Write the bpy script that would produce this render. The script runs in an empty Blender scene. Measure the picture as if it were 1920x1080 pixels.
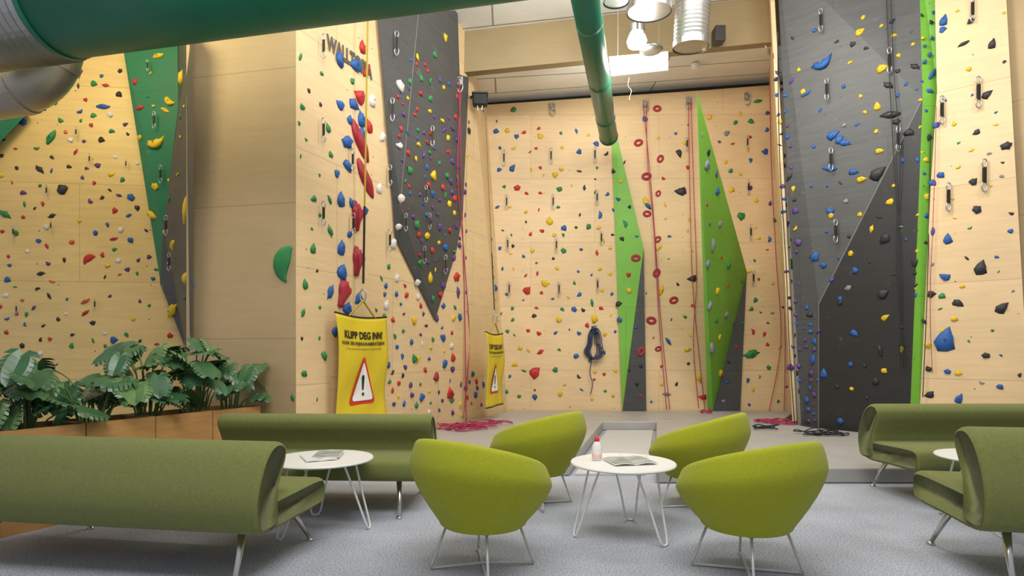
import bpy, bmesh, math, random
from mathutils import Vector, Matrix, noise
from mathutils.bvhtree import BVHTree
random.seed(7)
scene = bpy.context.scene
COL = scene.collection
F=1100.0; CX=960.0; HY=662.0; CZ=1.25
CAM=Vector((0,0,CZ))
def W(px,py,d): return Vector(((px-CX)*d/F, d, CZ-(py-HY)*d/F))
def G(px,d,z): return Vector(((px-CX)*d/F, d, z))

# ------------------------------------------------------------ materials
def new_mat(name):
    m=bpy.data.materials.new(name); m.use_nodes=True
    nt=m.node_tree; b=nt.nodes['Principled BSDF']
    return m,nt,b
def mat(name,col,rough=.6,metal=0.,nscale=8.,var=.12,bump=0.,bscale=None,emit=None,estr=0,trans=0,sheen=0):
    m,nt,b=new_mat(name)
    tc=nt.nodes.new('ShaderNodeTexCoord')
    n=nt.nodes.new('ShaderNodeTexNoise'); n.inputs['Scale'].default_value=nscale; n.inputs['Detail'].default_value=4
    nt.links.new(tc.outputs['Object'],n.inputs['Vector'])
    mx=nt.nodes.new('ShaderNodeMix'); mx.data_type='RGBA'
    c=Vector(col[:3])
    mx.inputs['A'].default_value=(*[max(0,v*(1-var)) for v in c],1)
    mx.inputs['B'].default_value=(*[min(1,v*(1+var)) for v in c],1)
    nt.links.new(n.outputs['Fac'],mx.inputs['Factor'])
    nt.links.new(mx.outputs['Result'],b.inputs['Base Color'])
    b.inputs['Roughness'].default_value=rough; b.inputs['Metallic'].default_value=metal
    if trans: b.inputs['Transmission Weight'].default_value=trans
    if sheen: b.inputs['Sheen Weight'].default_value=sheen
    if bump:
        n2=nt.nodes.new('ShaderNodeTexNoise'); n2.inputs['Scale'].default_value=bscale or 200
        nt.links.new(tc.outputs['Object'],n2.inputs['Vector'])
        bp=nt.nodes.new('ShaderNodeBump'); bp.inputs['Strength'].default_value=bump; bp.inputs['Distance'].default_value=.003
        nt.links.new(n2.outputs['Fac'],bp.inputs['Height']); nt.links.new(bp.outputs['Normal'],b.inputs['Normal'])
    if emit:
        b.inputs['Emission Color'].default_value=(*emit,1); b.inputs['Emission Strength'].default_value=estr
    return m
def panel_mat(name,c1,c2,grain=.25,bw=2.44,bh=1.22,mortar=.006,mcol=None,tnut=True,rough=.5,off=.5,tcol=(.12,.09,.055),gs=(1.2,12),voff=0,scuff=0):
    m,nt,b=new_mat(name); N=nt.nodes; L=nt.links
    uv=N.new('ShaderNodeUVMap')
    mp0=N.new('ShaderNodeMapping'); mp0.inputs['Location'].default_value=(0,voff,0); L.new(uv.outputs['UV'],mp0.inputs['Vector'])
    br=N.new('ShaderNodeTexBrick'); br.inputs['Scale'].default_value=1
    br.inputs['Brick Width'].default_value=bw; br.inputs['Row Height'].default_value=bh
    br.inputs['Mortar Size'].default_value=mortar; br.inputs['Mortar Smooth'].default_value=.1
    br.inputs['Color1'].default_value=(*c1,1); br.inputs['Color2'].default_value=(*c2,1)
    mc=mcol or tuple(v*.74 for v in c1); br.inputs['Mortar'].default_value=(*mc,1)
    br.offset=off
    L.new(mp0.outputs['Vector'],br.inputs['Vector'])
    mp=N.new('ShaderNodeMapping'); mp.inputs['Scale'].default_value=(gs[0],gs[1],1); L.new(uv.outputs['UV'],mp.inputs['Vector'])
    n=N.new('ShaderNodeTexNoise'); n.inputs['Scale'].default_value=1.6; n.inputs['Detail'].default_value=7; n.inputs['Roughness'].default_value=.6; n.inputs['Distortion'].default_value=.6
    L.new(mp.outputs['Vector'],n.inputs['Vector'])
    rp=N.new('ShaderNodeMapRange'); rp.inputs['From Min'].default_value=.3; rp.inputs['From Max'].default_value=.7
    rp.inputs['To Min'].default_value=1-grain; rp.inputs['To Max'].default_value=1+grain*.25
    L.new(n.outputs['Fac'],rp.inputs['Value'])
    mul=N.new('ShaderNodeVectorMath'); mul.operation='SCALE'; L.new(br.outputs['Color'],mul.inputs[0]); L.new(rp.outputs['Result'],mul.inputs['Scale'])
    out=mul.outputs['Vector']
    n3=N.new('ShaderNodeTexNoise'); n3.inputs['Scale'].default_value=1.3; n3.inputs['Detail'].default_value=5; L.new(uv.outputs['UV'],n3.inputs['Vector'])
    rp3=N.new('ShaderNodeMapRange'); rp3.inputs['From Min'].default_value=.3; rp3.inputs['From Max'].default_value=.7; rp3.inputs['To Min'].default_value=.93; rp3.inputs['To Max'].default_value=1.05
    L.new(n3.outputs['Fac'],rp3.inputs['Value'])
    m3=N.new('ShaderNodeVectorMath'); m3.operation='SCALE'; L.new(out,m3.inputs[0]); L.new(rp3.outputs['Result'],m3.inputs['Scale']); out=m3.outputs['Vector']
    if scuff:
        n4=N.new('ShaderNodeTexNoise'); n4.inputs['Scale'].default_value=5; n4.inputs['Detail'].default_value=8; n4.inputs['Roughness'].default_value=.7; L.new(uv.outputs['UV'],n4.inputs['Vector'])
        r4=N.new('ShaderNodeMapRange'); r4.inputs['From Min'].default_value=.62; r4.inputs['From Max'].default_value=.75; r4.inputs['To Max'].default_value=scuff; L.new(n4.outputs['Fac'],r4.inputs['Value'])
        mx=N.new('ShaderNodeMix'); mx.data_type='RGBA'; L.new(r4.outputs['Result'],mx.inputs['Factor']); L.new(out,mx.inputs['A']); mx.inputs['B'].default_value=(.45,.45,.43,1); out=mx.outputs['Result']
    if tnut:
        v=N.new('ShaderNodeTexVoronoi'); v.inputs['Scale'].default_value=4.6; v.inputs['Randomness'].default_value=.3
        L.new(uv.outputs['UV'],v.inputs['Vector'])
        lt=N.new('ShaderNodeMath'); lt.operation='LESS_THAN'; lt.inputs[1].default_value=.04; L.new(v.outputs['Distance'],lt.inputs[0])
        mx=N.new('ShaderNodeMix'); mx.data_type='RGBA'; L.new(lt.outputs[0],mx.inputs['Factor']); L.new(out,mx.inputs['A']); mx.inputs['B'].default_value=(*tcol,1)
        out=mx.outputs['Result']
    L.new(out,b.inputs['Base Color']); b.inputs['Roughness'].default_value=rough
    return m
M={}
M['ply']=panel_mat('plywood',(.79,.58,.33),(.74,.53,.29),.10)
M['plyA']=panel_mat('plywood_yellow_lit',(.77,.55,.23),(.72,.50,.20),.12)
M['plain']=panel_mat('plywood_plain',(.50,.36,.195),(.475,.34,.18),.06,bw=9,bh=1.39,mortar=.006,tnut=False,off=0,voff=-.31,rough=.7)
M['green']=panel_mat('panel_lime_green',(.17,.45,.045),(.18,.47,.05),.06,bw=3,bh=2.4,mortar=.005,scuff=.18)
M['dgreen']=panel_mat('panel_deep_green',(.012,.16,.075),(.013,.175,.08),.12,bw=3,bh=2.4,mortar=.005,scuff=.2)
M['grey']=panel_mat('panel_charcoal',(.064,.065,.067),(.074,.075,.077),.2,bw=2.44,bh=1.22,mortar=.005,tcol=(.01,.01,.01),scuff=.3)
M['greyL']=panel_mat('panel_charcoal_lit',(.090,.091,.093),(.10,.101,.103),.2,bw=2.44,bh=1.22,mortar=.005,tcol=(.015,.015,.015),scuff=.25)  # charcoal copy with the upper facet's light put into the colour
M['grey2']=panel_mat('panel_charcoal_shaded',(.020,.020,.022),(.025,.025,.027),.2,bw=2.44,bh=1.22,mortar=.004,tcol=(.006,.006,.006),scuff=.18)  # charcoal copy with the lower facet's shade put into the colour
M['edge']=mat('pale_panel_edge',(.26,.25,.23),.6)
M['ceil']=panel_mat('ceiling_panels',(.84,.81,.75),(.81,.78,.72),.05,bw=6,bh=.6,mortar=.014,mcol=(.3,.28,.25),tnut=False,rough=.8)
M['beam']=panel_mat('beam_beige',(.31,.23,.115),(.29,.215,.11),.08,bw=12,bh=2,mortar=0,tnut=False)
M['dark']=mat('gap_shade',(.03,.028,.025))  # near-black colour stands in for shade above the wall top
def carpet():
    m,nt,b=new_mat('carpet'); N=nt.nodes; L=nt.links
    tc=N.new('ShaderNodeTexCoord')
    a=N.new('ShaderNodeTexNoise'); a.inputs['Scale'].default_value=95; a.inputs['Detail'].default_value=4; a.inputs['Roughness'].default_value=.7; L.new(tc.outputs['Object'],a.inputs['Vector'])
    c=N.new('ShaderNodeTexNoise'); c.inputs['Scale'].default_value=1.4; c.inputs['Detail'].default_value=8; L.new(tc.outputs['Object'],c.inputs['Vector'])
    r=N.new('ShaderNodeValToRGB'); r.color_ramp.elements[0].position=.36; r.color_ramp.elements[0].color=(.19,.205,.25,1)
    r.color_ramp.elements[1].position=.64; r.color_ramp.elements[1].color=(.56,.59,.67,1)
    L.new(a.outputs['Fac'],r.inputs['Fac'])
    rp=N.new('ShaderNodeMapRange'); rp.inputs['From Min'].default_value=.35; rp.inputs['From Max'].default_value=.65; rp.inputs['To Min'].default_value=.84; rp.inputs['To Max'].default_value=1.08
    L.new(c.outputs['Fac'],rp.inputs['Value'])
    s=N.new('ShaderNodeVectorMath'); s.operation='SCALE'; L.new(r.outputs['Color'],s.inputs[0]); L.new(rp.outputs['Result'],s.inputs['Scale'])
    L.new(s.outputs['Vector'],b.inputs['Base Color']); b.inputs['Roughness'].default_value=.95
    bp=N.new('ShaderNodeBump'); bp.inputs['Strength'].default_value=.4; bp.inputs['Distance'].default_value=.004; L.new(a.outputs['Fac'],bp.inputs['Height']); L.new(bp.outputs['Normal'],b.inputs['Normal'])
    return m
M['carpet']=carpet()
M['mat']=mat('mat_vinyl_grey',(.40,.385,.37),.45,nscale=2.5,var=.18)
M['matlight']=mat('mat_light_grey',(.55,.54,.54),.5,nscale=3,var=.08)
M['sofa']=mat('sofa_olive_fabric',(.165,.182,.048),.95,nscale=60,var=.25,bump=.6,bscale=350,sheen=.1)
M['lime']=mat('lime_wool_fabric',(.35,.37,.010),.95,nscale=70,var=.16,bump=.6,bscale=350,sheen=.1)
M['chrome']=mat('brushed_chrome',(.62,.6,.58),.25,1.,nscale=30,var=.05)
M['steel']=mat('satin_steel_wire',(.5,.5,.5),.35,.85,nscale=30,var=.05)
M['wire']=mat('grey_lacquer_wire',(.55,.55,.54),.35,.3,nscale=30,var=.05)
M['white']=mat('white_laminate',(.82,.81,.79),.35,nscale=5,var=.02)
M['whitewire']=mat('white_lacquer_wire',(.75,.75,.73),.35,nscale=30,var=.03)
M['planter']=panel_mat('planter_plywood',(.56,.30,.10),(.52,.28,.09),.15,bw=5,bh=3,mortar=0,tnut=False,gs=(2,20))
M['soil']=mat('soil',(.03,.02,.012),.95,nscale=40,var=.5)
M['leaf']=mat('monstera_leaf',(.050,.135,.058),.30,nscale=7,var=.4)
M['leaf2']=mat('monstera_leaf_light',(.12,.235,.085),.32,nscale=7,var=.35)
M['stem']=mat('plant_stem',(.14,.22,.06),.5)
M['duct']=mat('duct_green_fabric',(.004,.16,.082),.5,nscale=4,var=.15)
M['duct2']=mat('duct_green_paint',(.015,.16,.095),.35,nscale=4,var=.1)
M['alu']=mat('galvanised_steel',(.46,.45,.43),.34,.95,nscale=9,var=.2)
M['alu2']=mat('dull_galvanised_steel',(.50,.46,.38),.42,.85,nscale=5,var=.25)
M['yellow']=mat('banner_yellow',(.70,.53,.02),.55,nscale=5,var=.07)
M['black']=mat('black_print',(.012,.012,.012),.6)
M['signdark']=mat('worn_dark_print',(.095,.08,.065),.6,nscale=20,var=.6)
M['signwhite']=mat('white_print',(.85,.85,.82),.6)
M['signred']=mat('red_print',(.65,.03,.02),.6)
M['strapY']=mat('webbing_yellow',(.42,.33,.03),.8)
M['strapD']=mat('webbing_dull',(.22,.18,.06),.8)
M['ropepink']=mat('rope_crimson',(.42,.035,.10),.8,nscale=120,var=.5)
M['ropeblue']=mat('rope_dark_blue',(.04,.055,.12),.8,nscale=120,var=.6)
M['ropeblack']=mat('rope_black',(.02,.02,.025),.8,nscale=120,var=.6)
M['plasticwhite']=mat('bottle_plastic',(.86,.83,.80),.3,nscale=4,var=.03)
M['liquid']=mat('bottle_label_pink',(.82,.56,.46),.4,nscale=4,var=.05)
M['redcap']=mat('red_cap',(.7,.02,.02),.35)
M['paper']=mat('magazine_cover',(.35,.38,.36),.35,nscale=9,var=.9)
M['paper2']=mat('magazine_pages',(.75,.74,.7),.5,nscale=3,var=.04)
M['bolt']=mat('bolt_steel',(.08,.08,.08),.4,.8)
M['lampglow']=mat('lamp_glow',(1,1,1),.4,emit=(1,.97,.92),estr=14)
M['panelglow']=mat('light_panel_glow',(.9,.9,.88),.4,emit=(1,.98,.94),estr=.75)
HC={'r':(.50,.022,.02),'b':(.015,.10,.36),'y':(.72,.48,.01),'g':(.02,.22,.06),'k':(.022,.024,.028),'p':(.10,.045,.20),'w':(.68,.66,.62),'e':(.22,.24,.27),'o':(.62,.12,.04),'c':(.36,.016,.03)}
HN={'r':'red','b':'blue','y':'yellow','g':'green','k':'black','p':'purple','w':'white','e':'grey','o':'orange','c':'crimson'}
for k,c in HC.items(): M['h'+k]=mat('hold_'+HN[k],c,.55,nscale=5,var=.12,bump=.4,bscale=60)

# ------------------------------------------------------------ object helpers
def finish(ob,label=None,cat=None,kind=None,group=None):
    if label: ob['label']=label
    if cat: ob['category']=cat
    if kind: ob['kind']=kind
    if group: ob['group']=group
    return ob
def mobj(name,vf,mats,parent=None,smooth=False,fm=None,uv=False,**kw):
    v,f=vf
    me=bpy.data.meshes.new(name); me.from_pydata([tuple(x) for x in v],[],f); 
    if not isinstance(mats,(list,tuple)): mats=[mats]
    for m in mats: me.materials.append(m)
    if fm: 
        for p,i in zip(me.polygons,fm): p.material_index=i
    if smooth: me.polygons.foreach_set('use_smooth',[True]*len(me.polygons))
    me.update()
    if uv: add_uv(me)
    ob=bpy.data.objects.new(name,me); COL.objects.link(ob)
    if parent: ob.parent=parent
    return finish(ob,**kw)
def add_uv(me):
    u=me.uv_layers.new(name='UVMap')
    for p in me.polygons:
        n=p.normal
        t=Vector((0,0,1)).cross(n)
        if t.length<.15: t=Vector((1,0,0))
        t.normalize(); b=n.cross(t)
        for li in p.loop_indices:
            co=me.vertices[me.loops[li].vertex_index].co
            u.data[li].uv=(co.dot(t)+3.3,co.dot(b)+.3)
def empty(name,loc,rz=0,**kw):
    e=bpy.data.objects.new(name,None); e.empty_display_size=.1; COL.objects.link(e)
    e.location=loc; e.rotation_euler=(0,0,rz); return finish(e,**kw)
def join(*gs):
    V=[];Fa=[]
    for v,f in gs:
        o=len(V); V+=list(v); Fa+=[tuple(i+o for i in q) for q in f]
    return V,Fa
def tube(pts,r,n=8,closed=False,cap=True):
    pts=[Vector(p) for p in pts]; m=len(pts)
    rr=r if isinstance(r,(list,tuple)) else [r]*m
    V=[];Fa=[]; prev=None
    for i,p in enumerate(pts):
        if closed: t=pts[(i+1)%m]-pts[i-1]
        else: t=pts[min(i+1,m-1)]-pts[max(i-1,0)]
        if t.length<1e-7: t=Vector((0,0,1))
        t.normalize()
        if prev is None:
            a=Vector((0,0,1)) if abs(t.z)<.9 else Vector((1,0,0))
            nrm=(a-t*a.dot(t)).normalized()
        else:
            nrm=prev-t*prev.dot(t)
            nrm=nrm.normalized() if nrm.length>1e-6 else prev
        prev=nrm; bn=t.cross(nrm)
        for k in range(n):
            a=2*math.pi*k/n; V.append(p+(nrm*math.cos(a)+bn*math.sin(a))*rr[i])
    e=m if closed else m-1
    for i in range(e):
        j=(i+1)%m
        for k in range(n):
            k2=(k+1)%n; Fa.append((i*n+k,i*n+k2,j*n+k2,j*n+k))
    if cap and not closed:
        Fa.append(tuple(range(n-1,-1,-1))); Fa.append(tuple((m-1)*n+k for k in range(n)))
    return V,Fa
def smoothpts(pts,k=6,closed=False):
    pts=[Vector(p) for p in pts]; n=len(pts); out=[]
    rng=n if closed else n-1
    for i in range(rng):
        g=lambda j:(pts[j%n] if closed else pts[max(0,min(n-1,j))])
        p0,p1,p2,p3=g(i-1),g(i),g(i+1),g(i+2)
        for s in range(k):
            t=s/k
            out.append(.5*((2*p1)+(p2-p0)*t+(2*p0-5*p1+4*p2-p3)*t*t+(3*p1-p0-3*p2+p3)*t**3))
    if not closed: out.append(pts[-1])
    return out
def box(x0,x1,y0,y1,z0,z1):
    V=[(x0,y0,z0),(x1,y0,z0),(x1,y1,z0),(x0,y1,z0),(x0,y0,z1),(x1,y0,z1),(x1,y1,z1),(x0,y1,z1)]
    return V,[(0,3,2,1),(4,5,6,7),(0,1,5,4),(1,2,6,5),(2,3,7,6),(3,0,4,7)]
def lathe(prof,n=24,c=(0,0,0)):
    V=[];Fa=[]
    for r,z in prof:
        for k in range(n):
            a=2*math.pi*k/n; V.append((c[0]+r*math.cos(a),c[1]+r*math.sin(a),c[2]+z))
    for i in range(len(prof)-1):
        for k in range(n):
            k2=(k+1)%n; Fa.append((i*n+k,i*n+k2,(i+1)*n+k2,(i+1)*n+k))
    Fa.append(tuple(range(n-1,-1,-1))); Fa.append(tuple((len(prof)-1)*n+k for k in range(n)))
    return V,Fa
def prism(poly,z0,z1):
    n=len(poly)
    V=[(p[0],p[1],z0) for p in poly]+[(p[0],p[1],z1) for p in poly]
    return V,[tuple(range(n-1,-1,-1)),tuple(range(n,2*n))]+[(i,(i+1)%n,n+(i+1)%n,n+i) for i in range(n)]
def bevel(ob,w,s=2):
    m=ob.modifiers.new('bevel','BEVEL'); m.width=w; m.segments=s; m.limit_method='ANGLE'; return ob
def clone(root,group=None):
    r=root.copy(); COL.objects.link(r)
    def rec(src,dst):
        for c in src.children:
            k=c.copy(); COL.objects.link(k); k.parent=dst; rec(c,k)
    rec(root,r); return r

# ------------------------------------------------------------ room shell
BV=[];BF=[]
def reg(vf):
    o=len(BV); BV.extend([Vector(v) for v in vf[0]]); BF.extend([tuple(i+o for i in f) for f in vf[1]])
def tree(): return BVHTree.FromPolygons(BV,BF)
def quadwall(name,a0,a1,b1,b0,m,label,thick=.06,back=True):
    pts=[Vector(p) for p in (a0,b0,b1,a1)]
    n=(pts[1]-pts[0]).cross(pts[3]-pts[0]).normalized()
    if n.dot(CAM-pts[0])<0: n=-n
    V=pts+[p-n*thick for p in pts]
    Fa=[(0,1,2),(0,2,3),(7,6,5,4),(0,4,5,1),(1,5,6,2),(2,6,7,3),(3,7,4,0)]
    reg((V,Fa))
    return mobj(name,(V,Fa),m,uv=True,kind='structure',label=label)
TOP=7.0
A0=G(555,6.0,0); A1=G(555,6.0,TOP)
C0=G(865,9.45,0); C1=Vector((G(878,9.45,0).x,9.45,TOP))
D0=G(952,11.2,0); D1=Vector((G(905,11.2,0).x,11.2,TOP))
P0=G(360,6.25,0); P1=G(360,6.25,TOP)
quadwall('wall_left',A0,A1,C1,C0,M['ply'],'plywood climbing wall with bolt holes and colourful holds')
quadwall('wall_left_corner',C0,C1,D1,D0,M['ply'],'narrow plywood climbing wall facet beside the corner')
quadwall('wall_pillar',P0,P1,A1,A0,M['plain'],'plain brown plywood clad pillar face without bolt holes')
quadwall('wall_pillar_side',Vector((P0.x,7.6,0)),Vector((P0.x,7.6,TOP)),P1,P0,M['plain'],'plain plywood side of the pillar')
quadwall('wall_left_far',G(-160,7.1,0),G(-160,7.1,TOP),Vector((P0.x+.1,7.55,TOP)),Vector((P0.x+.1,7.55,0)),M['plyA'],'warm lit plywood climbing wall behind the planters')
E0=G(1503,11.2,0); E1=Vector((G(1445,11.2,0).x,11.2,TOP))
bt=[W(905,197,11.2),W(1310,170,11.2),W(1452,159,11.2)]
V=[Vector((-.75,11.2,0)),Vector((5.75,11.2,0)),Vector((5.75,11.2,bt[2].z)),bt[2],bt[1],bt[0],Vector((-.75,11.2,bt[0].z-.03))]
V2=V+[v+Vector((0,.08,0)) for v in V]; n=len(V)
vf=(V2,[tuple(range(n)),tuple(range(2*n-1,n-1,-1))]+[(i,n+i,n+(i+1)%n,(i+1)%n) for i in range(n)])
reg(vf); mobj('wall_back',vf,M['ply'],uv=True,kind='structure',label='tall plywood climbing wall with bolt holes and seams')
mobj('wall_back_gap_shade',box(-1.2,6.2,11.45,11.5,4,7.2),M['dark'],kind='structure',label='dark sheet standing in for shade in the gap above the climbing wall top edge')  # added sheet that paints the shade between wall top and ceiling
Ltop=W(1458,-90,8.75); Lbot=G(1503,9.1,0)
quadwall('wall_right_strip',E0,Vector((E1.x,11.2,TOP)),Vector((Ltop.x-.02,Ltop.y+.1,TOP)),Lbot+Vector((-.02,.1,0)),M['ply'],'narrow plywood climbing wall facet next to charcoal panel')
rT0=W(1455,-90,8.75); rB=G(1535,8.77,0); rL=G(1503,9.1,0)
rT1=W(1722,-90,7.75); rK=W(1730,185,7.65); rR=G(1704,7.8,0)
pn_=(rR-rB).cross(rK-rB); dr0=W(1535,570,1)-CAM
rM=CAM+dr0*((rB-CAM).dot(pn_)/dr0.dot(pn_))
Vt=[rT0,rM,rB,rL,rT1,rK,rR]
Ft=[(0,3,1),(3,2,1),(0,1,5),(0,5,4),(1,2,6),(1,6,5)]
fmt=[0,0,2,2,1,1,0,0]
bk=[Vector((v.x+.6,v.y+.5,v.z)) for v in (rT0,rL,rR,rT1)]
o=len(Vt); Vt+=bk; Ft+=[(0,o,o+1,3),(4,5,6,o+2,o+3)]
reg((Vt,Ft))
for tb_ in (tube([rK,rM],.006,6),tube([rM,rB],.004,6)):
    o=len(Vt); Vt+=list(tb_[0]); Ft+=[tuple(i+o for i in q) for q in tb_[1]]; fmt+=[3]*len(tb_[1])
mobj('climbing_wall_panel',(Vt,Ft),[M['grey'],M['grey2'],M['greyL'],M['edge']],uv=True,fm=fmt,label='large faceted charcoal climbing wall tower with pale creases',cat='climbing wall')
gP=[W(1752,-90,7.64),W(1758,170,7.64),W(1746,350,7.64),W(1736,560,7.64),G(1722,7.64,0)]
gv=[rT1]+gP+[rR,rK]
gf=[(0,7,2,1),(7,3,2),(7,4,3),(7,6,5,4)]
reg((gv,gf)); mobj('climbing_wall_panel',(gv,gf),M['green'],uv=True,label='narrow bright green climbing panel strip beside plywood',cat='climbing wall')
dxr=G(1932,6.95,0).x-gP[4].x
def onR(px,py):
    s=(6.95-7.64)/dxr; u=(px-CX)/F
    y=(7.64-s*gP[4].x)/(1-s*u); return W(px,py,y)
rQ=[onR(1882,-90),onR(1902,280),onR(1922,620),Vector((G(1932,6.95,0).x,6.95,0))]
gR=[onR(1752,-90),onR(1758,170),onR(1746,350),onR(1736,560),Vector((gP[4].x,7.64,0))]
Vr=[Vector(p)+Vector((.0,.01,0)) for p in gR]+[Vector(p) for p in rQ]
Fr=[tuple([0,1,2,3,4,8,7,6,5])]
reg((Vr,Fr)); mobj('wall_right',(Vr,Fr),M['ply'],uv=True,kind='structure',label='plywood climbing wall with black and blue holds')
quadwall('wall_right_far',rQ[3]+Vector((-.02,.25,0)),Vector((rQ[0].x-.1,rQ[0].y+.3,TOP)),Vector((7.4,5.3,TOP)),Vector((7.4,5.3,0)),M['plain'],'plain brown plywood wall beside the climbing wall')

mobj('floor',box(-8,8.5,-2,12,-.1,0),M['carpet'],kind='structure',label='blue grey speckled needle felt carpet floor')
def slab(name,pts,t,m,label):
    V=[Vector(p) for p in pts]+[Vector(p)+Vector((0,0,t)) for p in pts]
    return mobj(name,(V,[(3,2,1,0),(4,5,6,7),(0,1,5,4),(1,2,6,5),(2,3,7,6),(3,0,4,7)]),m,uv=True,kind='structure',label=label)
slab('ceiling_rear',[W(640,112,9.5),W(1700,50,9.5),W(1700,138,11.5),W(640,214,11.5)],.08,M['ceil'],'white ceiling panels with thin joints')
zf=lambda x:6.37+.115*(x+.8)
slab('ceiling',[(-8,-2,zf(-8)+.9),(8.5,-2,zf(8.5)+.9),(8.5,9.4,zf(8.5)),(-8,9.4,zf(-8))],.08,M['ceil'],'white panelled sloping ceiling')
bb0=W(700,152,9.35); bb1=W(1700,54,9.35)
V=[bb0,bb1,Vector((bb1.x,9.35,zf(bb1.x)+.3)),Vector((bb0.x,9.35,zf(bb0.x)+.3))]
V=V+[v+Vector((0,.16,0)) for v in V]
mobj('trim_1',(V,[(0,1,2,3),(7,6,5,4),(0,4,5,1),(1,5,6,2),(2,6,7,3),(3,7,4,0)]),M['beam'],uv=True,kind='structure',label='deep beige timber ceiling beam')

# ------------------------------------------------------------ relief panels
T=tree(); T0=T
def cast(px,py,t=None):
    d=(W(px,py,1)-CAM).normalized()
    h=(t or T).ray_cast(CAM,d)
    return h[0],h[1]
def relief(pts,faces,m,label,name='climbing_wall_panel',edges=()):
    fr=[];bk=[]
    for px,py,k in pts:
        loc,n=cast(px,py)
        if loc is None: loc=W(px,py,8)
        fr.append(CAM+(loc-CAM)*k); bk.append(loc+(loc-CAM).normalized()*.01)
    n=len(pts); V=fr+bk
    Fa=[]
    for f in faces:
        for i in range(1,len(f)-1): Fa.append((f[0],f[i],f[i+1]))
    ed={}
    for f in Fa:
        for i in range(3): ed[(f[i],f[(i+1)%3])]=1
    for (a,b) in list(ed):
        if (b,a) not in ed: Fa.append((b,a,n+a,n+b))
    reg((V,Fa)); fm=[0]*len(Fa)
    for a,b in edges:
        tb_=tube([V[a],V[b]],.0035,5); o=len(V); V=V+list(tb_[0]); Fa=Fa+[tuple(i+o for i in q) for q in tb_[1]]; fm+=[1]*len(tb_[1])
    return mobj(name,(V,Fa),[m,M['edge']],uv=True,fm=fm,label=label,cat='climbing wall')
relief([(708,20,.990),(785,20,.974),(858,20,.976),(862,140,.974),(879,145,.980),(868,400,.978),(856,470,.984),(816,600,.995),(742,445,.993),(750,385,.975)],
       [(0,8,9),(0,9,1),(1,3,2),(1,9,3),(9,5,3),(5,4,3),(9,8,7),(9,7,6),(9,6,5)],M['grey'],'charcoal shard shaped relief panel on plywood climbing wall',edges=[(1,9)])
relief([(226,60,.985),(333,60,.96),(334,200,.96),(306,430,.965),(301,530,.985)],[(0,4,3,2,1)],M['dgreen'],'dark green tapered climbing panel')
relief([(334,60,.955),(362,60,.965),(362,650,.985),(346,648,.985),(300,531,.985),(306,430,.96),(334,200,.955)],[(1,0,6),(1,6,5),(1,5,2),(5,4,3),(5,3,2)],M['grey'],'charcoal tapered climbing panel beside green one')
relief([(-60,150,.98),(52,212,.985),(-60,330,.98)],[(0,2,1)],M['dgreen'],'dark green triangular climbing panel')
T=tree()
relief([(1146,236,.997),(1158,262,.994),(1207,466,.991),(1167,770,.995),(1160,600,.995)],[(0,4,1),(1,4,2),(2,4,3)],M['green'],'bright green shard shaped relief panel on back wall')
relief([(1207,468,.990),(1212,770,.992),(1168,770,.993)],[(0,2,1)],M['grey'],'small charcoal triangular panel below green shard')
relief([(1306,170,.997),(1401,512,.995),(1337,770,.996),(1327,768,.997)],[(0,3,2,1)],M['green'],'wide bright green shard shaped relief panel on back wall')
relief([(1400,514,.994),(1388,770,.994),(1337,770,.995)],[(0,2,1)],M['grey'],'charcoal triangular panel below wide green shard')
T=tree()

# ------------------------------------------------------------ mats
def wcd(d): return A0.x+(C0.x-A0.x)*(d-6.0)/3.45
bx=[(wcd(6.1)+.1,6.02),(.585,5.96),(1.46,9.43),(wcd(9.43)+.06,9.43)]
ob=mobj('crash_mat',prism(bx,0.003,.15),M['mat'],label='grey vinyl landing mat platform beside plywood wall',cat='gym mat'); bevel(ob,.015)
bx=[(wcd(9.45)+.07,9.45),(4.32,9.45),(5.38,11.15),(-.02,11.15)]
ob=mobj('crash_mat',prism(bx,0.003,.15),M['mat'],label='grey vinyl landing mat below back climbing wall',cat='gym mat'); bevel(ob,.015)
bx=[(1.38,5.62),(6.6,5.62),(6.0,6.85),(5.25,7.6),(4.42,8.7),(4.33,9.43),(2.32,9.43)]
ob=mobj('crash_mat',prism(bx,0.003,.15),M['mat'],label='grey vinyl landing mat with raised front edge',cat='gym mat'); bevel(ob,.015)
bx=[(.64,5.98),(1.36,5.98),(2.26,9.38),(1.52,9.38)]
mobj('walkway_mat',prism(bx,0.002,.02),M['matlight'],label='light grey low walkway mat between landing mats',cat='gym mat')

# ------------------------------------------------------------ hold templates
def tpl_from_bm(bm):
    V=[v.co.copy() for v in bm.verts]; Fa=[tuple(v.index for v in f.verts) for f in bm.faces]; bm.free(); return V,Fa
def ico(sub):
    bm=bmesh.new(); bmesh.ops.create_icosphere(bm,subdivisions=sub,radius=1); bm.verts.ensure_lookup_table(); bm.verts.index_update(); return bm
def blobt(sx,sy,sz,amp,seed,fn=None,sub=2):
    bm=ico(sub)
    for v in bm.verts:
        c=v.co; n=noise.noise(c*1.6+Vector((seed,0,0)))
        s=1+amp*n
        c=Vector((c.x*sx*s,c.y*sy*s,max(c.z,-.15)*sz*s))
        if fn: c=fn(c)
        v.co=c
    return tpl_from_bm(bm)
TP={}
for i in range(4): TP['b%d'%i]=blobt(.5,.4,.38,.6,i*3.1)
def kid(c): return Vector((c.x,c.y-.9*c.x*c.x+.1,c.z+.12*(c.y>0)*c.y*3))
TP['j0']=blobt(.5,.26,.36,.35,5,kid); TP['j1']=blobt(.5,.3,.42,.4,9,kid)
TP['l0']=blobt(.5,.2,.28,.3,4); TP['l1']=blobt(.5,.24,.26,.5,8)
def dr(c): return Vector((c.x,c.y*(1-.9*c.x)*1.0,c.z*(1-.5*c.x)))
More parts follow.
